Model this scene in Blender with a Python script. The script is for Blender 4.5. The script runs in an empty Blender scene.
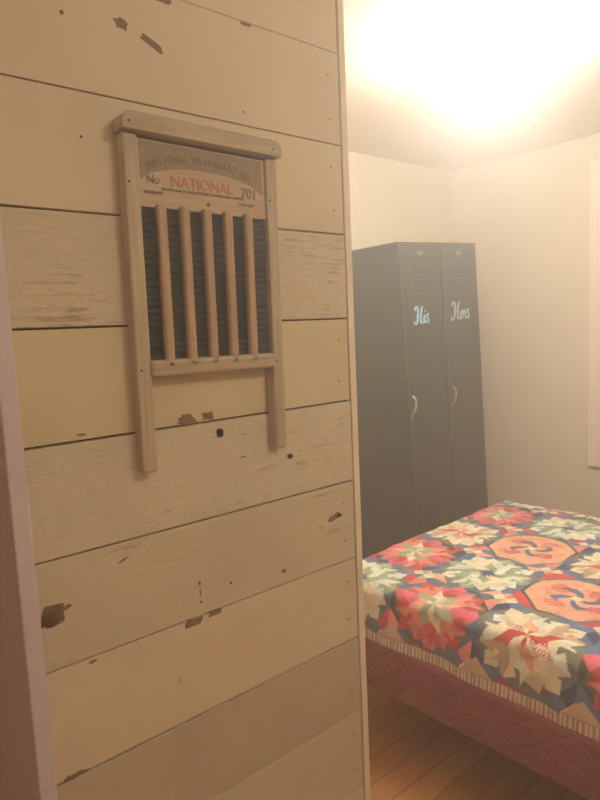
import bpy, bmesh, math, random
import numpy as np
from mathutils import Vector, Matrix
random.seed(7)
scene = bpy.context.scene
COL = scene.collection
R = math.radians

# ------------------------------------------------------------------ camera
cam_d = bpy.data.cameras.new('camera'); cam_d.sensor_width = 36; cam_d.lens = 615 / 800 * 36
cam_d.clip_start = 0.02
cam = bpy.data.objects.new('camera', cam_d); COL.objects.link(cam)
_f = 615.0
vx = Vector((743, 105, -_f)).normalized()
vz = Vector((-240, 5300, _f)).normalized(); vz = (vz - vx * vx.dot(vz)).normalized()
vy = vz.cross(vx)
M = Matrix((vx, vy, vz)).to_4x4()
cam.matrix_world = Matrix.Translation((0, 0, 1.45)) @ M
scene.camera = cam

# ------------------------------------------------------------------ view, world
vs = scene.view_settings
vs.view_transform = 'Standard'; vs.look = 'None'; vs.gamma = 1; vs.use_curve_mapping = False
vs.exposure = 0.0
scene.cycles.use_denoising = True
scene.cycles.max_bounces = 10
scene.cycles.diffuse_bounces = 6
scene.cycles.volume_bounces = 1
world = bpy.data.worlds.new('world'); scene.world = world; world.use_nodes = True
world.node_tree.nodes['Background'].inputs[0].default_value = (0.9, 0.75, 0.6, 1)
world.node_tree.nodes['Background'].inputs[1].default_value = 0.0
LAMP_POWER = 126.0          # emission strength of the bedroom ceiling lamp's glass
HALL_FILL_POWER = 24.0           # emission strength of an unseen fill lamp added in the hall
SIDE_FILL_POWER = 44.0         # emission strength of an unseen fill lamp added for the shiplap wall
BLOOM_SCATTER = 0.12                # scattering added to the air to imitate lens bloom round the lamp
if BLOOM_SCATTER:
    _v = world.node_tree.nodes.new('ShaderNodeVolumeScatter'); _v.inputs['Density'].default_value = BLOOM_SCATTER
    _v.inputs['Color'].default_value = (1, .96, .9, 1); _v.inputs['Anisotropy'].default_value = .6
    world.node_tree.links.new(_v.outputs[0], world.node_tree.nodes['World Output'].inputs['Volume'])


# ------------------------------------------------------------------ materials
def lin(c):
    return tuple(((v / 12.92) if v <= 0.04045 else ((v + 0.055) / 1.055) ** 2.4) for v in c)


def rgb(r, g, b):
    return lin((r / 255, g / 255, b / 255)) + (1,)


class NT:
    def __init__(s, name):
        s.m = bpy.data.materials.new(name); s.m.use_nodes = True
        s.t = s.m.node_tree; s.b = s.t.nodes['Principled BSDF']

    def n(s, kind, **kw):
        x = s.t.nodes.new(kind)
        for k, v in kw.items(): setattr(x, k, v)
        return x

    def l(s, a, b): s.t.links.new(a, b)

    def coords(s, scale=(1, 1, 1), obj=True):
        tc = s.n('ShaderNodeTexCoord'); mp = s.n('ShaderNodeMapping')
        mp.inputs['Scale'].default_value = scale
        s.l(tc.outputs['Object'], mp.inputs[0]); return mp.outputs[0]

    def noise(s, vec, scale, detail=4, rough=.6, dist=0):
        x = s.n('ShaderNodeTexNoise'); s.l(vec, x.inputs['Vector'])
        x.inputs['Scale'].default_value = scale; x.inputs['Detail'].default_value = detail
        x.inputs['Roughness'].default_value = rough; x.inputs['Distortion'].default_value = dist
        return x.outputs['Fac']

    def ramp(s, fac, stops):
        r = s.n('ShaderNodeValToRGB'); e = r.color_ramp.elements
        while len(e) < len(stops): e.new(0.5)
        for i, (p, c) in enumerate(stops):
            e[i].position = p; e[i].color = c
        s.l(fac, r.inputs[0]); return r.outputs[0]

    def mix(s, fac, a, b):
        x = s.n('ShaderNodeMix', data_type='RGBA')
        for sock, v in ((x.inputs['Factor'], fac), (x.inputs['A'], a), (x.inputs['B'], b)):
            if hasattr(v, 'is_linked') or hasattr(v, 'node'): s.l(v, sock)
            else: sock.default_value = v
        return x.outputs['Result']

    def bump(s, h, strength=.3, dist=.002):
        x = s.n('ShaderNodeBump'); x.inputs['Strength'].default_value = strength
        x.inputs['Distance'].default_value = dist
        s.l(h, x.inputs['Height']); s.l(x.outputs[0], s.b.inputs['Normal'])


def plain(name, col, rough=.6, metal=0, var=.08, scale=20, bump=0, spec=.5):
    t = NT(name); v = t.coords()
    f = t.noise(v, scale)
    c2 = tuple(min(1, x * (1 + var)) for x in col[:3]) + (1,)
    c1 = tuple(x * (1 - var) for x in col[:3]) + (1,)
    t.l(t.ramp(f, [(.3, c1), (.7, c2)]), t.b.inputs['Base Color'])
    t.b.inputs['Roughness'].default_value = rough; t.b.inputs['Metallic'].default_value = metal
    t.b.inputs['Specular IOR Level'].default_value = spec
    if bump: t.bump(f, bump)
    return t.m


def plank_mat(name, base, wear, brown=(124, 96, 66), seed=0.0, grain=.5):
    t = NT(name)
    tc = t.n('ShaderNodeTexCoord'); mp = t.n('ShaderNodeMapping')
    mp.inputs['Scale'].default_value = (1.6, 1, 16); mp.inputs['Location'].default_value = (seed, seed * 1.7, seed * .3)
    t.l(tc.outputs['Object'], mp.inputs[0])
    mp2 = t.n('ShaderNodeMapping'); mp2.inputs['Location'].default_value = (seed, 0, seed); t.l(tc.outputs['Object'], mp2.inputs[0])
    streak = t.noise(mp.outputs[0], 9, 8, .72, .4)
    fine = t.noise(mp.outputs[0], 26, 4, .7, .2)
    blotch = t.noise(mp2.outputs[0], 4.5, 3, .5)
    soft = t.ramp(blotch, [(.3, tuple(x * .9 for x in base[:3]) + (1,)), (.7, base)])
    g = t.ramp(fine, [(.35, (grain,) * 3 + (1,)), (.47, (0, 0, 0, 1))])
    c = t.mix(g, soft, tuple(a * (.74 if wear > .3 else .82) for a in base[:3]) + (1,))
    # worn streaks: streak noise * blotch mask above a threshold
    mu = t.n('ShaderNodeMath', operation='MULTIPLY'); t.l(streak, mu.inputs[0]); t.l(blotch, mu.inputs[1])
    lo = .44 - .16 * wear
    w = t.ramp(mu.outputs[0], [(lo, (0, 0, 0, 1)), (lo + .06, (.52,) * 3 + (1,))])
    c = t.mix(w, c, rgb(*brown))
    t.l(c, t.b.inputs['Base Color'])
    t.b.inputs['Roughness'].default_value = .62
    t.b.inputs['Specular IOR Level'].default_value = .3
    t.bump(streak, .8 if wear > .3 else .15, .002)
    return t.m


M_ = {}
M_['plank_clean'] = plank_mat('painted_plank_clean', rgb(222, 205, 172), .0, seed=1.3, grain=.12)
M_['plank_clean2'] = plank_mat('painted_plank_yellowed', rgb(218, 202, 162), .0, seed=4.1, grain=.12)
M_['plank_weather'] = plank_mat('painted_plank_weathered', rgb(216, 202, 170), .72, seed=7.7, grain=.9)
M_['plank_light'] = plank_mat('painted_plank_grained', rgb(220, 207, 176), .58, seed=11.2, brown=(150, 126, 94), grain=1)
M_['plank_mid'] = plank_mat('painted_plank_rubbed', rgb(214, 200, 168), .42, seed=15.4, brown=(150, 124, 92), grain=.5)
M_['plank_dull'] = plank_mat('painted_plank_dulled', rgb(200, 184, 154), .5, seed=19.9, brown=(140, 118, 92), grain=.5)
M_['end_board'] = plain('pale_end_board', rgb(236, 222, 192), .6, var=.04, scale=12)
M_['gap'] = plain('dark_gap', rgb(58, 42, 26), .9)
M_['flake'] = plain('bare_wood_flake', rgb(128, 100, 72), .8, var=.25, scale=60)
M_['knot'] = plain('dark_knot', rgb(88, 66, 46), .8, var=.35, scale=50)
M_['trim'] = plain('painted_trim', rgb(208, 196, 196), .45, var=.03, scale=6)
M_['plaster'] = plain('painted_plaster', rgb(234, 219, 192), .8, var=.02, scale=3)
M_['plaster_pink'] = plain('painted_ceiling', rgb(238, 224, 200), .85, var=.02, scale=3)
M_['panel'] = plain('pale_panel_paint', rgb(248, 232, 214), .6, var=.01, scale=3)
M_['hall'] = plain('hall_paint', rgb(224, 206, 186), .8, var=.02, scale=3)


def wood(name, c1, c2, sc=(30, 30, 2), rough=.6, ns=3):
    t = NT(name); v = t.coords(sc)
    f = t.noise(v, ns, 6, .65, .6)
    t.l(t.ramp(f, [(.3, c1), (.68, c2)]), t.b.inputs['Base Color'])
    t.b.inputs['Roughness'].default_value = rough; t.b.inputs['Specular IOR Level'].default_value = .3
    t.bump(f, .3, .001)
    return t.m


M_['oldwood'] = wood('aged_beech_upright', rgb(170, 152, 122), rgb(200, 184, 152))
M_['oldwood_h'] = wood('aged_beech_rail', rgb(168, 148, 118), rgb(200, 184, 152), (2, 30, 30))
M_['slat'] = wood('reddish_beech_slat', rgb(168, 138, 106), rgb(198, 168, 134))
M_['header'] = wood('printed_header_board', rgb(180, 156, 124), rgb(202, 180, 148), (2, 30, 30))
M_['stain'] = plain('faded_grey_print', rgb(150, 132, 104), .75, var=.1, scale=40)
M_['ink'] = plain('faded_black_print', rgb(128, 108, 84), .8, var=.15, scale=80)
M_['redink'] = plain('faded_red_print', rgb(192, 124, 100), .8, var=.15, scale=80)
M_['zinc'] = plain('dulled_zinc', rgb(158, 160, 154), .38, metal=.45, var=.15, scale=30)
M_['nail'] = plain('rusty_nail', rgb(70, 52, 38), .6, metal=.5)
M_['locker'] = plain('dark_green_grey_enamel', rgb(42, 46, 36), .38, var=.05, scale=5)
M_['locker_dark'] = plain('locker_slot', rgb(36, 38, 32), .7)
M_['edge'] = plain('lighter_locker_edge', rgb(78, 80, 70), .45)
M_['chrome'] = plain('brushed_nickel', rgb(214, 210, 200), .25, metal=.9)
M_['plate'] = plain('pale_number_plate', rgb(136, 134, 118), .35, metal=.5)
M_['vinyl'] = plain('pale_blue_vinyl', rgb(150, 206, 226), .4)
M_['vinyl2'] = plain('silvery_blue_vinyl', rgb(172, 196, 196), .4)
M_['metalframe'] = plain('black_steel_frame', rgb(40, 36, 34), .5, metal=.6)
M_['white_metal'] = plain('white_lamp_metal', rgb(230, 225, 215), .4)


def glass_light(name, strength, col):
    t = NT(name)
    t.b.inputs['Base Color'].default_value = (.9, .88, .82, 1)
    t.b.inputs['Emission Color'].default_value = col
    t.b.inputs['Emission Strength'].default_value = strength
    return t.m


M_['lamp'] = glass_light('lit_opal_glass', LAMP_POWER, (1, .97, .90, 1))
M_['hall_fill'] = glass_light('hall_fill_glow', HALL_FILL_POWER, (1, .90, .86, 1))
M_['side_fill'] = glass_light('side_fill_glow', SIDE_FILL_POWER, (1, .93, .74, 1))


def mauve():
    t = NT('mauve_quilted_ticking')
    tc = t.n('ShaderNodeTexCoord'); sp = t.n('ShaderNodeSeparateXYZ'); t.l(tc.outputs['Object'], sp.inputs[0])
    f = t.noise(tc.outputs['Object'], 180, 2)
    f2 = t.noise(tc.outputs['Object'], 9, 4)
    mixn = t.mix(.35, f2, f)
    t.l(t.ramp(mixn, [(.35, rgb(122, 60, 70)), (.65, rgb(148, 80, 88))]), t.b.inputs['Base Color'])
    # diamond stitching
    hs = []
    for sg in (1, -1):
        a = t.n('ShaderNodeMath', operation='MULTIPLY_ADD'); t.l(sp.outputs['Z'], a.inputs[0]); a.inputs[1].default_value = 1.3 * sg
        t.l(sp.outputs['Y'], a.inputs[2])
        b = t.n('ShaderNodeMath', operation='PINGPONG'); t.l(a.outputs[0], b.inputs[0]); b.inputs[1].default_value = .05
        c = t.n('ShaderNodeMath', operation='MULTIPLY'); t.l(b.outputs[0], c.inputs[0]); c.inputs[1].default_value = 60
        d = t.n('ShaderNodeMath', operation='MINIMUM'); t.l(c.outputs[0], d.inputs[0]); d.inputs[1].default_value = 1
        hs.append(d.outputs[0])
    e = t.n('ShaderNodeMath', operation='MINIMUM'); t.l(hs[0], e.inputs[0]); t.l(hs[1], e.inputs[1])
    t.bump(e.outputs[0], .6, .004)
    t.b.inputs['Roughness'].default_value = .85
    t.b.inputs['Sheen Weight'].default_value = .15
    return t.m


M_['mauve'] = mauve()
M_['mattress'] = plain('cream_mattress_ticking', rgb(214, 200, 178), .9)


def floor_mat():
    t = NT('pine_floorboards')
    tc = t.n('ShaderNodeTexCoord')
    mp = t.n('ShaderNodeMapping'); t.l(tc.outputs['Object'], mp.inputs[0])
    br = t.n('ShaderNodeTexBrick'); t.l(mp.outputs[0], br.inputs['Vector'])
    br.offset = .37; br.inputs['Scale'].default_value = 1
    br.inputs['Brick Width'].default_value = 7; br.inputs['Row Height'].default_value = .085
    br.inputs['Mortar Size'].default_value = .0022; br.inputs['Mortar Smooth'].default_value = .2
    br.inputs['Color1'].default_value = rgb(178, 124, 70); br.inputs['Color2'].default_value = rgb(198, 142, 84)
    br.inputs['Mortar'].default_value = rgb(120, 76, 42)
    mp2 = t.n('ShaderNodeMapping'); mp2.inputs['Scale'].default_value = (2, 34, 1); t.l(tc.outputs['Object'], mp2.inputs[0])
    g = t.noise(mp2.outputs[0], 2.4, 7, .65, .5)
    r = t.ramp(g, [(.3, (.62, .55, .5, 1)), (.62, (1, 1, 1, 1))])
    mx = t.n('ShaderNodeMix', data_type='RGBA', blend_type='MULTIPLY'); mx.inputs['Factor'].default_value = 1
    t.l(br.outputs['Color'], mx.inputs['A']); t.l(r, mx.inputs['B'])
    t.l(mx.outputs['Result'], t.b.inputs['Base Color'])
    t.b.inputs['Roughness'].default_value = .38
    t.bump(br.outputs['Fac'], -.4, .002)
    return t.m


M_['floor'] = floor_mat()


# ------------------------------------------------------------------ mesh helpers
class MB:
    """collects shapes; build() links them as one mesh object"""
    def __init__(s): s.bm = bmesh.new(); s.mats = []

    def mi(s, m):
        if m not in s.mats: s.mats.append(m)
        return s.mats.index(m)

    def _add(s, tmp, m, mat=None):
        if mat is not None: bmesh.ops.transform(tmp, matrix=mat, verts=tmp.verts)
        i = s.mi(m)
        for f in tmp.faces: f.material_index = i
        me = bpy.data.meshes.new('tmp'); tmp.to_mesh(me); tmp.free()
        s.bm.from_mesh(me); bpy.data.meshes.remove(me)

    def box(s, x0, x1, y0, y1, z0, z1, m, bev=0, mat=None, seg=2):
        t = bmesh.new(); bmesh.ops.create_cube(t, size=1)
        for v in t.verts:
            v.co = Vector(((x0 + x1) / 2 + v.co.x * (x1 - x0), (y0 + y1) / 2 + v.co.y * (y1 - y0), (z0 + z1) / 2 + v.co.z * (z1 - z0)))
        if bev: bmesh.ops.bevel(t, geom=list(t.edges), offset=bev, segments=seg, profile=.5, affect='EDGES')
        s._add(t, m, mat); return s

    def poly(s, pts, y0, y1, m, mat=None):
        """prism: outline in x,z extruded along y"""
        t = bmesh.new()
        a = [t.verts.new((x, y0, z)) for x, z in pts]; b = [t.verts.new((x, y1, z)) for x, z in pts]
        t.faces.new(a); t.faces.new(list(reversed(b)))
        n = len(pts)
        for i in range(n): t.faces.new((a[i], b[i], b[(i + 1) % n], a[(i + 1) % n]))
        bmesh.ops.recalc_face_normals(t, faces=t.faces)
        s._add(t, m, mat); return s

    def tube(s, pts, r, m, seg=8, sy=1.0, mat=None, caps=True):
        """round tube through 3-D points; r number or list; sy flattens in y"""
        t = bmesh.new(); P = [Vector(p) for p in pts]; rings = []
        for i, p in enumerate(P):
            d = (P[min(i + 1, len(P) - 1)] - P[max(i - 1, 0)]).normalized()
            up = Vector((0, 1, 0)) if abs(d.y) < .9 else Vector((1, 0, 0))
            a = d.cross(up).normalized(); b = a.cross(d).normalized()
            rr = r[i] if isinstance(r, (list, tuple)) else r
            ring = []
            for k in range(seg):
                an = 2 * math.pi * k / seg
                o = a * math.cos(an) * rr + b * math.sin(an) * rr
                o.y *= sy
                ring.append(t.verts.new(p + o))
            rings.append(ring)
        for i in range(len(rings) - 1):
            for k in range(seg):
                t.faces.new((rings[i][k], rings[i][(k + 1) % seg], rings[i + 1][(k + 1) % seg], rings[i + 1][k]))
        if caps: t.faces.new(list(reversed(rings[0]))); t.faces.new(rings[-1])
        bmesh.ops.recalc_face_normals(t, faces=t.faces)
        s._add(t, m, mat); return s

    def lathe(s, prof, m, seg=32, loc=(0, 0, 0)):
        t = bmesh.new(); rings = []
        for r_, z in prof:
            rings.append([t.verts.new((loc[0] + r_ * math.cos(2 * math.pi * k / seg), loc[1] + r_ * math.sin(2 * math.pi * k / seg), loc[2] + z)) for k in range(seg)])
        for i in range(len(rings) - 1):
            for k in range(seg):
                t.faces.new((rings[i][k], rings[i][(k + 1) % seg], rings[i + 1][(k + 1) % seg], rings[i + 1][k]))
        bmesh.ops.remove_doubles(t, verts=t.verts, dist=1e-5)
        bmesh.ops.recalc_face_normals(t, faces=t.faces)
        s._add(t, m); return s

    def build(s, name, parent=None, loc=None, smooth=False):
        me = bpy.data.meshes.new(name); s.bm.to_mesh(me); s.bm.free()
        for m in s.mats: me.materials.append(m)
        if smooth:
            for p in me.polygons: p.use_smooth = True
        o = bpy.data.objects.new(name, me); COL.objects.link(o)
        if parent: o.parent = parent
        if loc: o.location = loc
        return o


def tag(o, label=None, cat=None, group=None, kind=None):
    if label: o['label'] = label
    if cat: o['category'] = cat
    if group: o['group'] = group
    if kind: o['kind'] = kind
    return o


def empty(name, loc=(0, 0, 0), rot=(0, 0, 0)):
    o = bpy.data.objects.new(name, None); COL.objects.link(o)
    o.location = loc; o.rotation_euler = rot; o.empty_display_size = .1
    return o


def struct(mb, name): return tag(mb.build(name), kind='structure')


# ------------------------------------------------------------------ room shell
H = 2.37
XR, YB = 3.3, 2.4           # right wall, back wall of the bedroom
XL, YF = -1.5, -2.2
struct(MB().box(XL - .1, XR + .1, YF - .1, YB + .1, -.1, 0, M_['floor']), 'floor')
struct(MB().box(XL - .1, XR + .1, YF - .1, YB + .1, H, H + .1, M_['plaster_pink']), 'ceiling')
struct(MB().box(XR, XR + .1, YF - .1, YB + .1, 0, H, M_['plaster']), 'wall_right')
struct(MB().box(.235, XR, YB, YB + .1, 0, H, M_['plaster']), 'wall_back')
struct(MB().box(XL - .1, XR, YF - .1, YF, 0, H, M_['hall']), 'wall_front')
struct(MB().box(XL - .1, XL, YF, 1.6, 0, H, M_['hall']), 'wall_left')
struct(MB().box(XL - .1, .235, 1.6, 1.7, 0, H, M_['hall']), 'wall_hall_end')
# wall between hall and bedroom, left of the doorway and over it
struct(MB().box(.235, .2505, 1.281, YB, 0, H, M_['hall']), 'wall_doorway')
# baseboards
struct(MB().box(XR - .015, XR, YF, YB - .015, 0, .12, M_['trim'], .004), 'baseboard_right')
struct(MB().box(.9, XR - .015, YB - .015, YB, 0, .12, M_['trim'], .004), 'baseboard_back')

# shiplap partition ------------------------------------------------
seams = [H, 2.218, 2.031, 1.841, 1.652, 1.468, 1.2825, 1.0965, .9115, .7145, .5305, .3275, .14, 0.0]
pm = ['plank_clean', 'plank_clean', 'plank_clean', 'plank_clean', 'plank_weather', 'plank_clean2', 'plank_light',
      'plank_mid', 'plank_clean', 'plank_dull', 'plank_mid', 'plank_clean', 'plank_mid']
gaps = [.001, .0014, .0016, .0022, .0036, .0034, .0038, .0036, .0026, .0030, .0028, .0026, .002, 0]
sh = MB()
X0, X1 = .2515, .9785
for i in range(13):
    zt = seams[i] - gaps[i] / 2; zb = seams[i + 1] + gaps[i + 1] / 2
    dy = [0, .001, 0, .0006, -.0008, .001, -.0006, .0004, .0012, -.0004, .0008, 0, .0005][i]
    sh.box(X0, X1 - .0012, 1.0 + dy, 1.014, zb, zt, M_[pm[i]], .0011, seg=1)
sh.box(X0, X1, 1.0125, 1.10, 0, H, M_['gap'])
sh.box(X0, X1, 1.10, 1.112, 0, H, M_['plaster'])


def blob(cx, cz, w, h, m, rough=.3, n=14, y=.9994, tilt=0.0, rnd=random.Random(3)):
    pts = []
    for k in range(n):
        a = 2 * math.pi * k / n
        q = 1 - rough + 2 * rough * rnd.random()
        x = w / 2 * math.copysign(abs(math.cos(a)) ** (.6 if w > .018 else .95), math.cos(a)) * q; z = h / 2 * math.copysign(abs(math.sin(a)) ** (.6 if w > .018 else .95), math.sin(a)) * q
        pts.append((cx + x * math.cos(tilt) - z * math.sin(tilt), cz + x * math.sin(tilt) + z * math.cos(tilt)))
    sh.poly(pts, y, 1.006, m)


FL, KN = M_['flake'], M_['knot']
blob(.483, 1.962, .024, .015, FL, .35, tilt=-.3)
blob(.537, 1.943, .044, .012, FL, .2, tilt=-.45)
blob(.552, 2.02, .05, .009, FL, .3, tilt=0)
blob(.738, 2.027, .024, .005, FL)
blob(.385, 1.952, .006, .006, KN)
blob(.555, 1.293, .036, .016, FL, .35); blob(.601, 1.295, .026, .014, FL, .35)
blob(.625, 1.258, .016, .018, KN, .2); blob(.794, 1.184, .016, .012, FL, .3)
blob(.678, 1.248, .014, .003, KN); blob(.675, 1.202, .018, .003, KN)
blob(.359, 1.293, .014, .004, FL)
blob(.287, 1.004, .044, .034, FL, .3, y=.9997); blob(.282, .998, .024, .018, KN, .4)
blob(.306, 1.012, .026, .007, FL, .3, tilt=.3)
blob(.413, 1.064, .018, .004, FL, tilt=.4)
blob(.56, .976, .005, .008, KN); blob(.56, .939, .008, .004, KN); blob(.56, .957, .003, .016, FL)
blob(.542, .9035, .040, .012, FL, .35); blob(.59, .907, .026, .010, FL, .35)
blob(.345, .903, .014, .005, FL)
blob(.302, .718, .034, .008, FL, .35)
blob(.763, .94, .013, .009, FL, .3); blob(.504, .803, .010, .010, M_['plank_dull'], .3)
blob(.892, .555, .02, .014, M_['plank_dull'], .3)
blob(.916, 1.022, .036, .014, FL, .3, tilt=.2); blob(.93, 1.024, .016, .008, KN, .3)
blob(.952, 1.551, .010, .010, KN, .2)
blob(.63, .955, .006, .005, KN); blob(.72, 1.865, .004, .004, KN); blob(.40, 1.77, .005, .004, KN)
# face nails near the right end of each board
for i in range(2, 12):
    zc = (seams[i] + seams[i + 1]) / 2
    for s_ in (-.045, .045):
        blob(.948 + random.uniform(-.004, .004), zc + s_, .004, .004, M_['flake'], .2, n=8)
struct(sh, 'wall_shiplap')
# end board that closes the partition: its edge shows as the narrow strip
eb = MB().box(.9795, .998, .998, 1.114, 0, H, M_['end_board'], .0015)
struct(eb, 'trim_1')
# doorway casing at the left edge of the picture
cs = MB().box(.2245, .2508, .932, 1.28, 0, H, M_['trim'], .003)
struct(cs, 'trim_2')

# ------------------------------------------------------------------ washboard
wb = empty('washboard', (.615, .999, 1.213), (0, R(.6), 0))
WX, WZ = .615, 1.213


def W(mb, name, parent=wb, smooth=False, label=None):
    bmesh.ops.translate(mb.bm, verts=mb.bm.verts, vec=(-WX, -.999, -WZ))
    o = mb.build(name, parent, smooth=smooth)
    if label: o['label'] = label
    return o


OW, OH = M_['oldwood'], M_['oldwood_h']
for xa, xb in ((.450, .477), (.740, .765)):
    W(MB().box(xa, xb, .970, .9985, 1.213, 1.779, OW, .0035), 'leg')
# top rail with rounded ends
pts = []
for cx_, a0 in ((.752, 0), (.462, 90)):
    for k in range(6):
        a = R(a0 + k * 18); pts.append((cx_ + .016 * math.cos(a), 1.793 + .016 * math.sin(a)))
pts += [(.446, 1.781), (.768, 1.781)]
W(MB().poly(pts, .956, .9985, OH), 'top_rail')
hd = MB().box(.474, .7385, .976, .990, 1.664, 1.7745, M_['header'], .001)
hd = W(hd, 'header_board')
# faded print: dark band with a light arch, on the header
pr = MB(); arch = []
n = 20
for k in range(n + 1):
    x = .480 + (.732 - .480) * k / n
    u = (k / n - .5) * 2
    arch.append((x, 1.700 + .036 * math.sqrt(max(0, 1 - (u / 1.02) ** 2))))
pr.poly([(.480, 1.772), (.732, 1.772)] + list(reversed(arch)), .9756, .9765, M_['stain'])
W(pr, 'printed_band', hd)
W(MB().poly([(.606, 1.679), (.610, 1.683), (.614, 1.679), (.610, 1.675)], .9753, .977, M_['nail']), 'nail', hd)


def letters(parent, name, items, mat, squash=1.0):
    """items: (text, x, z, size, angle) on the header's front face"""
    out = MB()
    for txt, x, z, size, ang in items:
        cu = bpy.data.curves.new('txt', 'FONT'); cu.body = txt; cu.size = size; cu.align_x = 'CENTER'; cu.offset = size * .018
        cu.extrude = .0003
        to = bpy.data.objects.new('txt', cu); COL.objects.link(to)
        bpy.context.view_layer.update()
        me = bpy.data.meshes.new_from_object(to.evaluated_get(bpy.context.evaluated_depsgraph_get()))
        t = bmesh.new(); t.from_mesh(me)
        mt = Matrix.Translation((x, .9752, z)) @ Matrix.Rotation(-ang, 4, 'Y') @ Matrix.Rotation(R(90), 4, 'X') @ Matrix.Diagonal((squash, 1, 1, 1))
        bmesh.ops.transform(t, matrix=mt, verts=t.verts)
        out._add(t, mat)
        bpy.data.objects.remove(to); bpy.data.curves.remove(cu); bpy.data.meshes.remove(me)
    return W(out, name, parent)


arc = []
word = 'NATIONAL WASHBOARD CO.'
for k, ch in enumerate(word):
    if ch == ' ': continue
    u = -0.93 + 1.86 * k / (len(word) - 1)
    x = .603 + u * .110
    z = 1.713 + .034 * math.sqrt(1 - (u * .97) ** 2)
    arc.append((ch, x, z, .019 - .003 * (1 - abs(u)), -u * .55))
letters(hd, 'arched_lettering', arc, M_['ink'], .8)
letters(hd, 'number_lettering', [('No', .503, 1.704, .02, 0), ('701', .700, 1.699, .026, 0),
                                 ('MADE IN USA BY THE NATIONAL WASHBOARD COMPANY', .604, 1.6945, .0068, 0),
                                 ('SAGINAW', .503, 1.686, .0085, 0), ('CHICAGO', .693, 1.684, .0085, 0)], M_['ink'], .95)
letters(hd, 'red_lettering', [('NATIONAL', .600, 1.703, .026, 0)], M_['redink'], .98)
# corrugated metal rubbing plate
zc = MB(); t = bmesh.new(); rows = []
N = 96
for k in range(N + 1):
    z = 1.392 + (1.672 - 1.392) * k / N
    yy = .984 - .0032 * math.sin(2 * math.pi * (z - 1.392) / .0117)
    rows.append([t.verts.new((.472, yy, z)), t.verts.new((.7395, yy, z))])
for k in range(N): t.faces.new((rows[k][0], rows[k][1], rows[k + 1][1], rows[k + 1][0]))
bmesh.ops.solidify(t, geom=t.faces[:], thickness=.001)
zc._add(t, M_['zinc']); W(zc, 'ribbed_metal_plate', smooth=True)
for k in range(5):
    x = .5115 + .0447 * k
    sl = MB().box(x - .0085, x + .0085, .962, .9775, 1.384 + .006, 1.67, M_['slat'], .005, seg=3)
    W(sl, 'slat')
W(MB().box(.4735, .7385, .962, .990, 1.378, 1.406, OH, .006, seg=3), 'bottom_rail')
for x, z in ((.457, 1.792), (.748, 1.792), (.457, 1.70), (.746, 1.70), (.457, 1.39), (.746, 1.39)):
    W(MB().tube([(x, .9552 if z > 1.78 else .9692, z), (x, .974, z)], .0022, M_['nail'], 8), 'nail')
tag(wb, 'old wooden washboard with five vertical slats hung on the whitewashed shiplap wall', 'washboard')

# ------------------------------------------------------------------ locker
LK = empty('locker', (2.305, 1.903, 0), (R(-.75), R(-2.667), R(.715)))
WL, DL, HL = .629, .40, 1.83
lm = M_['locker']
bd = MB()
bd.box(0, .018, 0, DL, .06, HL, lm, .002)
bd.box(WL - .018, WL, 0, DL, .06, HL, lm, .002)
bd.box(.018, WL - .018, DL - .012, DL, .06, HL, lm)
bd.box(.018, WL - .018, .001, DL - .012, HL - .02, HL - .0005, lm)
bd.box(.018, WL - .018, .001, DL - .012, .06, .08, lm)
bd.box(WL / 2 - .010, WL / 2 + .010, .0, DL - .012, .08, HL - .02, lm, .001)
bd.box(.018, WL - .018, .0, .012, HL - .055, HL - .02, lm)
bd.box(.018, WL - .018, .0, .012, .08, .105, lm)
bd.box(.018, WL - .018, .02, DL - .012, 1.50, 1.505, lm)
# plinth, sheared so it stands flat on the floor
t = bmesh.new(); bmesh.ops.create_cube(t, size=1)
ry = math.tan(R(2.667))
for v in t.verts:
    x = .004 if v.co.x < 0 else WL - .004; y = .006 if v.co.y < 0 else DL - .01
    z = .062 if v.co.z > 0 else -x * ry + y * math.tan(R(.75)) + .0005
    v.co = Vector((x, y, z))
bd._add(t, lm)
bd.build('body', LK)


def script(strokes, ox, oz, s, m, parent, name, y=-.0052):
    mb = MB()
    for st in strokes:
        # smooth the stroke with Catmull-Rom
        P = [Vector((a, b)) for a, b in st]; out = []
        P = [P[0]] + P + [P[-1]]
        for i in range(1, len(P) - 2):
            for q in range(6):
                tt = q / 6
                p0, p1, p2, p3 = P[i - 1:i + 3]
                out.append(.5 * ((2 * p1) + (p2 - p0) * tt + (2 * p0 - 5 * p1 + 4 * p2 - p3) * tt ** 2 + (-p0 + 3 * p1 - 3 * p2 + p3) * tt ** 3))
        out.append(P[-1])
        rr = []
        for i in range(len(out)):
            d = out[min(i + 1, len(out) - 1)] - out[max(i - 1, 0)]
            down = abs(d.y) / (d.length + 1e-6)
            rr.append(s * (.032 + .048 * down ** 2) * (.5 if i in (0, len(out) - 1) else 1))
        mb.tube([(ox + p.x * s, y, oz + p.y * s) for p in out], rr, m, 6, sy=.12)
    return mb.build(name, parent)


H_ = [[(.02, .80), (-.06, .90), (.02, 1.02), (.18, .98), (.22, .75), (.16, .40), (.06, .10), (-.08, -.02), (-.18, .06), (-.14, .18)],
      [(.72, 1.02), (.58, .92), (.48, .60), (.42, .25), (.44, .04), (.56, .02), (.66, .14)],
      [(.02, .44), (.20, .52), (.36, .48), (.52, .56)]]


def sh_(strokes, dx): return [[(x + dx, y) for x, y in st] for st in strokes]


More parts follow.
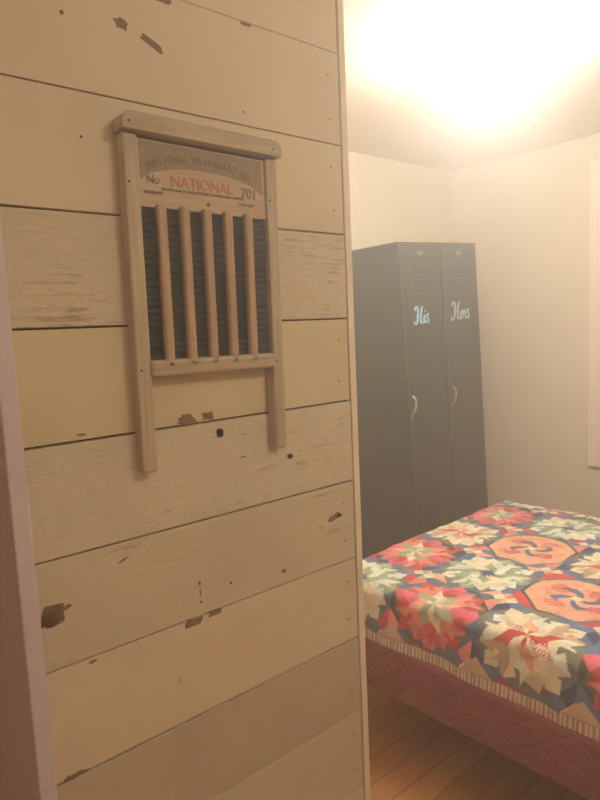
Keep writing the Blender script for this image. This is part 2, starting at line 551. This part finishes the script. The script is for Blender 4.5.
I_ = [[(.0, .22), (.15, .50), (.10, .20), (.13, .03), (.26, .18)], [(.19, .68), (.21, .74), (.20, .78)]]
S_ = [[(.30, .44), (.20, .54), (.10, .44), (.16, .30), (.24, .18), (.18, .02), (.02, .06)]]
E_ = [[(0, .22), (.16, .28), (.24, .42), (.16, .50), (.06, .36), (.05, .12), (.16, .02), (.30, .14)]]
R_ = [[(0, .14), (.10, .44), (.12, .54), (.14, .44), (.28, .44), (.24, .16), (.30, .03), (.42, .16)]]
his = H_ + sh_(I_, .68) + sh_(S_, .94)
hers = H_ + sh_(E_, .66) + sh_(R_, .94) + sh_(S_, 1.32)

for k, (xa, xb, words_, wm, ox) in enumerate(((.004, .302, his, M_['vinyl'], .098), (.322, .609, hers, M_['vinyl2'], .396))):
    dd = MB()
    dd.box(xa, xb, -.004, .012, .108, HL - .058 + .03, lm, .0025)
    # rolled edge flange on the hinge side, lighter than the door
    dr = dd.build('door', LK)
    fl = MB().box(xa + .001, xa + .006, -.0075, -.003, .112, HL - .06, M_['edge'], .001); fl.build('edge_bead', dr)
    xc = (xa + xb) / 2
    for base, cnt in ((1.60, 6), (.40, 6)):
        lv = MB()
        for j in range(cnt):
            z = base + j * .022
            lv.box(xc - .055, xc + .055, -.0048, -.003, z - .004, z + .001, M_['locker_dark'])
            lv.poly([(0, 0), (.110, 0), (.110, .006), (0, .006)], -.0015, .0015, lm,
                    mat=Matrix.Translation((xc - .055, -.0062, z + .002)) @ Matrix.Rotation(R(35), 4, 'X'))
        lv.build('louvre_panel', dr)
    MB().box(xc - .022, xc + .022, -.0062, -.003, 1.768, 1.786, M_['plate'], .001).build('number_plate', dr)['label'] = 'small pale number plate'
    hx = xa + .014
    h = MB()
    h.box(hx - .011, hx + .011, -.007, -.003, .985, 1.115, lm, .003)
    h.build('handle_plate', dr)
    h = MB().tube([(hx, -.006, 1.10), (hx, -.026, 1.105), (hx + .002, -.034, 1.09), (hx + .004, -.032, 1.06), (hx + .003, -.024, 1.035), (hx, -.010, 1.02), (hx, -.006, 1.0), (hx - .001, -.008, .985)],
                  [.005, .0065, .007, .0065, .006, .005, .004, .003], M_['chrome'], 10)
    h.build('handle', dr, smooth=True)['label'] = 'bright nickel handle'
    lt = script(words_, ox, 1.443, .080 + .007 * k, wm, dr, 'script_lettering')
    lt['label'] = 'pale script lettering reading ' + ('His' if k == 0 else 'Hers')
tag(LK, 'tall dark grey green metal locker with two narrow doors lettered His and Hers', 'locker')

# ------------------------------------------------------------------ bed
BR = R(2.3)
BW, BLN = 1.20, 2.05        # across (near to far), along
B = empty('bed', (1.442, 1.600, 0), (0, 0, BR))
# local x: near -> far, local -y: along the bed away from its left end
bs = MB().box(-.034, BW + .02, -BLN, .02, .215, .395, M_['mauve'], .022, seg=4)
bso = bs.build('box_spring', B, smooth=True); bso['label'] = 'mauve pink quilted box spring'
mt_ = MB().box(.016, BW - .02, -BLN + .02, -.005, .396, .548, M_['mattress'], .035, seg=5)
mt_.build('mattress', B, smooth=True)
fr = MB()
fr.box(.05, .08, -BLN + .10, -.03, .18, .2145, M_['metalframe'], .002)
fr.box(BW - .14, BW - .11, -BLN + .10, -.03, .18, .2145, M_['metalframe'], .002)
fr.box(.08, BW - .14, -.06, -.03, .18, .2145, M_['metalframe'], .002)
fr.box(.08, BW - .14, -BLN + .12, -BLN + .15, .18, .2145, M_['metalframe'], .002)
fr.build('bed_frame', B)
for lx, ly in ((.065, -.045), (BW - .125, -.045), (.065, -BLN + .135), (BW - .125, -BLN + .135)):
    MB().tube([(lx, ly, .19), (lx, ly, .0)], .016, M_['metalframe'], 12).build('leg', B)
tag(B, 'low bed with mauve pink box spring beneath the patchwork quilt', 'bed')

# --- patchwork quilt: one draped cloth, its patches coloured per vertex
C_ = 0.31
BORD = .035
MX = BORD
rows_ = 5
Lx = MX * 2 + rows_ * C_
cols_ = 7
Ly = MX * 2 + cols_ * C_
st = .0036
nx, ny = int(Lx / st) + 1, int(Ly / st) + 1
S, T = np.meshgrid(np.linspace(0, Lx, nx), np.linspace(0, Ly, ny), indexing='ij')
overS = .165               # how much hangs down on the near side
overT = .07


def drape(s, t_):
    x = s - overS; y = t_ - overT
    top_x, top_y = BW, BLN
    r = .035
    cx_ = np.clip(x, r, top_x - r); cy_ = np.clip(y, r, top_y - r)
    ex, ey = x - cx_, y - cy_
    L = np.hypot(ex, ey); q = np.minimum(L / r, math.pi / 2)
    rest = np.maximum(L - r * math.pi / 2, 0)
    lat = r * np.sin(q) + rest * .10
    drop = r * (1 - np.cos(q)) + rest * .995
    ux = np.where(L > 0, ex / np.maximum(L, 1e-9), 0); uy = np.where(L > 0, ey / np.maximum(L, 1e-9), 0)
    return cx_ + ux * lat, cy_ + uy * lat, drop, ux, uy, q


px_, py_, drop, ux, uy, q = drape(S, T)

# pattern -------------------------------------------------------------
rngc = np.random.RandomState(5)
A = lambda *c: np.array(lin(tuple(v / 255 for v in c)))
SL, NV, DG, RD, PK, SM, PE, CR, GR, WH, OL, GD, TN = (A(104, 124, 152), A(74, 84, 112), A(84, 90, 82), A(204, 82, 82), A(222, 114, 128), A(234, 146, 132), A(242, 178, 146),
                                              A(238, 224, 188), A(166, 180, 146), A(232, 234, 216), A(126, 126, 108), A(226, 186, 120), A(206, 176, 144))
def star(theta, rad, R_, q_, n_, off):
    """straight-edged n-pointed star: inside mask, signed angle from the point's axis, point number"""
    al = math.pi / n_; w = (theta - off) / (2 * al)
    k_ = np.floor(w + .5); ph_ = (w - k_) * 2 * al; f_ = np.abs(ph_)
    lim = R_ * q_ * math.sin(al) / (R_ * np.sin(f_) + q_ * np.sin(al - f_))
    return rad < lim, ph_, k_.astype(int) % n_


types = {  # core, petals, outer kites, tips, ground between medallions
    'R': dict(core=[CR, GR], mid=[GR, CR, GR, PE], out=[PK, SM, RD, SM], tip=[PK, RD], bg=[SL, DG]),
    'G': dict(core=[NV, SL], mid=[WH, GR, CR, GR], out=[WH, GR, WH, CR], tip=[GR, WH], bg=[SL, OL]),
    'C': dict(core=[RD, CR], mid=[CR, PE, CR, RD], out=[CR, TN, WH, CR], tip=[OL, CR], bg=[OL, SL]),
    'P': dict(core=[SL, PE], mid=[PE, SM], out=[PE, PE], tip=[GD, GD], bg=[SL, NV]),
    'W': dict(core=[NV, WH], mid=[WH, SM, WH, SL], out=[WH, CR, GR, WH], tip=[SL, CR], bg=[SL, OL]),
}
layout = [  # rows near -> far, columns from the left end
    ['G', 'R', 'C', 'R', 'G', 'P', 'R'],
    ['R', 'G', 'P', 'W', 'R', 'C', 'G'],
    ['C', 'P', 'C', 'G', 'P', 'R', 'W'],
    ['R', 'G', 'R', 'W', 'C', 'G', 'R'],
    ['G', 'C', 'G', 'R', 'P', 'R', 'C'],
]
shift = .0
s_in, t_in = S - MX, T - MX
ci = np.clip((s_in / C_).astype(int), 0, rows_ - 1); cj = np.clip((t_in / C_).astype(int), 0, cols_ - 1)
a = s_in - (ci + .5) * C_; b = t_in - (cj + .5) * C_
r = np.hypot(a, b) / (C_ / 2); th = np.arctan2(b, a)
octr = r * np.cos((th + math.pi / 8) % (math.pi / 4) - math.pi / 8)
z0 = np.abs(((th / (math.pi / 4)) + .5) % 1 - .5) * 2          # 0 on petal axis, 1 between (8 fold)
z1 = 1 - z0
k0 = np.floor(th / (math.pi / 4) + .5).astype(int) % 8
k1 = np.floor(th / (math.pi / 4)).astype(int) % 8
z2 = np.abs(((th / (math.pi / 8)) + .5) % 1 - .5) * 2
k2 = np.floor(th / (math.pi / 8) + .5).astype(int) % 16
colr = np.zeros(S.shape + (3,))
edge = np.zeros(S.shape)
for i in range(rows_):
    for j in range(cols_):
        m = (ci == i) & (cj == j); ty = types[layout[i][j]]; tn = layout[i][j]
        c = np.zeros((m.sum(), 3)); rr, zz0, zz1, zz2, kk0, kk1, kk2, oc = r[m], z0[m], z1[m], z2[m], k0[m], k1[m], k2[m], octr[m]
        aa, bb = a[m] / (C_ / 2), b[m] / (C_ / 2)
        bgp = np.array(ty['bg'])[((aa * bb) > 0).astype(int)]
        c[:] = bgp
        # pieced square where four medallions meet
        sq = (np.abs(aa) + np.abs(bb) > 1.40)
        ang_ = (np.abs(aa) > np.abs(bb))
        c[sq] = np.where(ang_[sq][:, None], [SL * 1.15, RD, SL, PE][(i + 2 * j) % 4], [RD, SM, NV, SL][(2 * i + j) % 4])
        sq2 = (np.abs(aa) + np.abs(bb) > 1.72)
        c[sq2] = np.where(ang_[sq2][:, None], CR, [SL, GR, PE, SM][(i + j) % 4])
        if tn == 'P':
            oc_m = oc < .93
            c[oc_m] = np.array([PE, PE * .93 + SM * .07])[kk0[oc_m] % 2]
            e = (oc >= .88) & oc_m; c[e] = GD
            # pinwheel swirl
            sw = (np.sin(4 * th[m] + rr * 9) > .35) & (rr < .50) & (rr > .07); c[sw] = SL
            c[(rr < .1)] = CR
            ph = th[m] - math.pi / 4 * 1.0
            for d in range(4):
                cx2, cy2 = .52 * math.cos(d * math.pi / 2 + .5), .52 * math.sin(d * math.pi / 2 + .5)
                bl = np.hypot(aa - cx2, (bb - cy2)) < .19
                dot = (np.sin(aa * 70) * np.sin(bb * 70) > -.15)
                c[bl & dot] = RD
            ray_ = (zz0 < .06) & (rr > .5) & oc_m; c[ray_] = SM
        else:
            tA = th[m]
            R5, ph5, k5 = star(tA, rr, 1.03, .88, 16, 0); c[R5] = np.array([ty['tip'][0], SL, ty['tip'][1], OL])[k5[R5] % 4]
            R4, ph4, k4 = star(tA, rr, .95, .70, 8, math.pi / 8); c[R4] = np.array(ty['out'])[k4[R4] % 4]
            hf = R4 & (ph4 > 0); c[hf] = np.array(ty['out'])[(k4[hf] + 1) % 4] * .92
            R3, ph3, k3 = star(tA, rr, .88, .50, 8, 0); c[R3] = np.array(ty['out'])[(k3[R3] * 3 + 2) % 4]
            hf = R3 & (ph3 > 0) & (rr > .6); c[hf] = np.array(ty['tip'])[k3[hf] % 2] * 1.0
            R2, ph2, k2_ = star(tA, rr, .62, .36, 8, math.pi / 8); c[R2] = np.array(ty['mid'])[(k2_[R2] * 3) % 4]
            R1, ph1, k1_ = star(tA, rr, .43, .22, 8, 0); c[R1] = np.array(ty['mid'])[(k1_[R1] * 3 + 1) % 4] * .92
            R0, ph0, k0_ = star(tA, rr, .20, .12, 8, 0); c[R0] = np.array(ty['core'])[k0_[R0] % 2]
            if tn in 'GW':
                stp = (np.sin((aa * math.cos(.5) + bb * math.sin(.5)) * 80) > .5) & R3 & (kk0 % 2 == 0); c[stp] *= .82
            if tn == 'C':
                dt = (np.sin(aa * 85) * np.sin(bb * 85) > .1) & R2 & (kk1 % 4 == 2); c[dt] = RD * .9
        # every patch a slightly different calico
        pid = (kk2 * 31 + (rr * 5).astype(int) * 7 + i * 13 + j * 17) % 64
        jit = .86 + .26 * rngc.rand(64)
        c *= jit[pid][:, None]
        colr[m] = c
# striped ticking border round the edge, short tan triangles behind it on the overhang
bord = np.minimum(np.minimum(S, Lx - S), np.minimum(T, Ly - T))
along = np.where(np.minimum(S, Lx - S) <= np.minimum(T, Ly - T), T, S)
bm_ = bord < BORD
tick = (along % .013) < .0065
colr[bm_ & tick] = A(222, 208, 186); colr[bm_ & ~tick] = A(176, 140, 130)
per = C_ / 3                                        # row of small triangles inside the border
tv = (along % per) / per; tr_h = .052 * (1 - np.abs(tv - .5) * 2)
tri = (bord >= BORD) & (bord - BORD < tr_h) & (r > .93)
tn_ = (along // per).astype(int) % 3
pal = np.array([TN, A(150, 84, 94), A(104, 118, 136)])
colr[tri] = pal[tn_[tri]]
fine = rngc.rand(*S.shape)
colr *= (.90 + .2 * fine)[..., None]
colr = np.clip(colr, 0, 1)

# relief: puffed patches + soft waves
puff = .0022 * np.cos(r * 3.2 * math.pi) * np.exp(-r * .4) + .0018 * np.cos(th * 8) * np.clip(r, 0, 1)
puff = np.where(bm_, -.001, puff)
wav = .004 * np.sin(T * 9.1 + S * 3) + .003 * np.sin(T * 21 + 1.3 * np.sin(S * 7)) + .003 * np.sin(S * 12 + T * 5)
hem_w = np.clip(drop / .12, 0, 1)
nrm_up = np.cos(q)
disp = puff + wav * (.6 + .9 * hem_w)
X_ = px_ + ux * (disp + .006 * hem_w) * np.sin(q)
Y_ = py_ + uy * (disp + .006 * hem_w) * np.sin(q)
Z_ = .558 + .012 - drop + disp * nrm_up
co = np.stack([X_, -Y_, Z_], -1).reshape(-1, 3)
me = bpy.data.meshes.new('quilt')
idx = np.arange(nx * ny).reshape(nx, ny)
f = np.stack([idx[:-1, :-1], idx[:-1, 1:], idx[1:, 1:], idx[1:, :-1]], -1).reshape(-1, 4)
me.vertices.add(nx * ny); me.vertices.foreach_set('co', co.astype(np.float32).ravel())
me.loops.add(f.size); me.loops.foreach_set('vertex_index', f.ravel().astype(np.int32))
me.polygons.add(len(f)); me.polygons.foreach_set('loop_start', (np.arange(len(f)) * 4).astype(np.int32))
me.update(calc_edges=True); me.validate()
ca = me.color_attributes.new('patch', 'FLOAT_COLOR', 'POINT')
ca.data.foreach_set('color', np.concatenate([colr.reshape(-1, 3), np.ones((nx * ny, 1))], 1).astype(np.float32).ravel())
for p in me.polygons: p.use_smooth = True
t = NT('patchwork_cotton')
vc = t.n('ShaderNodeVertexColor', layer_name='patch')
t.l(vc.outputs['Color'], t.b.inputs['Base Color'])
t.b.inputs['Roughness'].default_value = .85; t.b.inputs['Specular IOR Level'].default_value = .25
t.b.inputs['Sheen Weight'].default_value = .1
vv = t.coords(); t.bump(t.noise(vv, 45, 4), .35, .004)
me.materials.append(t.m)
Q = bpy.data.objects.new('quilt', me); COL.objects.link(Q)
Q.location = (1.442, 1.600, 0); Q.rotation_euler = (0, 0, BR)
so = Q.modifiers.new('thick', 'SOLIDIFY'); so.thickness = .006; so.offset = 1
tag(Q, 'patchwork quilt of red, green, peach and blue stars spread over the bed', 'quilt')

# ------------------------------------------------------------------ pale panel on the right wall
pn = empty('wall_panel', (XR, 1.1, .64))
MB().box(-.022, -.001, -.55, .435, 0, 1.6, M_['panel'], .003).build('panel', pn)
tag(pn, 'tall plain pale panel on the right wall beyond the quilted bed', 'panel')

# ------------------------------------------------------------------ lamps
LP = empty('ceiling_lamp_or_fill', (1.86, 1.20, H))
MB().lathe([(0, 0), (.10, 0), (.10, -.012), (.09, -.02), (.03, -.026), (.03, -.056), (0, -.056)], M_['white_metal']).build('lamp_base', LP, smooth=True)
MB().lathe([(.0, -.021), (.04, -.05), (.085, -.075), (.11, -.11), (.11, -.15), (.07, -.18), (0, -.19)], M_['lamp']).build('glass_shade', LP, smooth=True)
tag(LP, 'glowing round ceiling lamp over the bed', 'ceiling lamp')
SP = empty('ceiling_lamp_or_fill', (1.0, -.6, H))  # fill lamp added out of view to brighten the shiplap
MB().lathe([(0, 0), (.10, 0), (.10, -.012), (.09, -.02), (0, -.02)], M_['white_metal']).build('lamp_base', SP, smooth=True)
MB().lathe([(.0, -.021), (.11, -.022), (.14, -.05), (.13, -.1), (.08, -.15), (0, -.17)], M_['side_fill']).build('glass_shade', SP, smooth=True)
tag(SP, 'unseen round fill lamp added for the shiplap wall, nearer the camera', 'ceiling lamp')
HP = empty('ceiling_lamp_or_fill', (-.3, -.9, H))  # weak fill added out of view to lift the hall and doorway casing
MB().lathe([(0, 0), (.13, 0), (.135, -.02), (.12, -.03), (0, -.03)], M_['white_metal']).build('lamp_base', HP, smooth=True)
MB().lathe([(.0, -.031), (.14, -.032), (.15, -.05), (.12, -.09), (.06, -.11), (0, -.115)], M_['hall_fill']).build('glass_shade', HP, smooth=True)
tag(HP, 'dim round fill lamp added unseen in the hall behind the doorway', 'ceiling lamp')
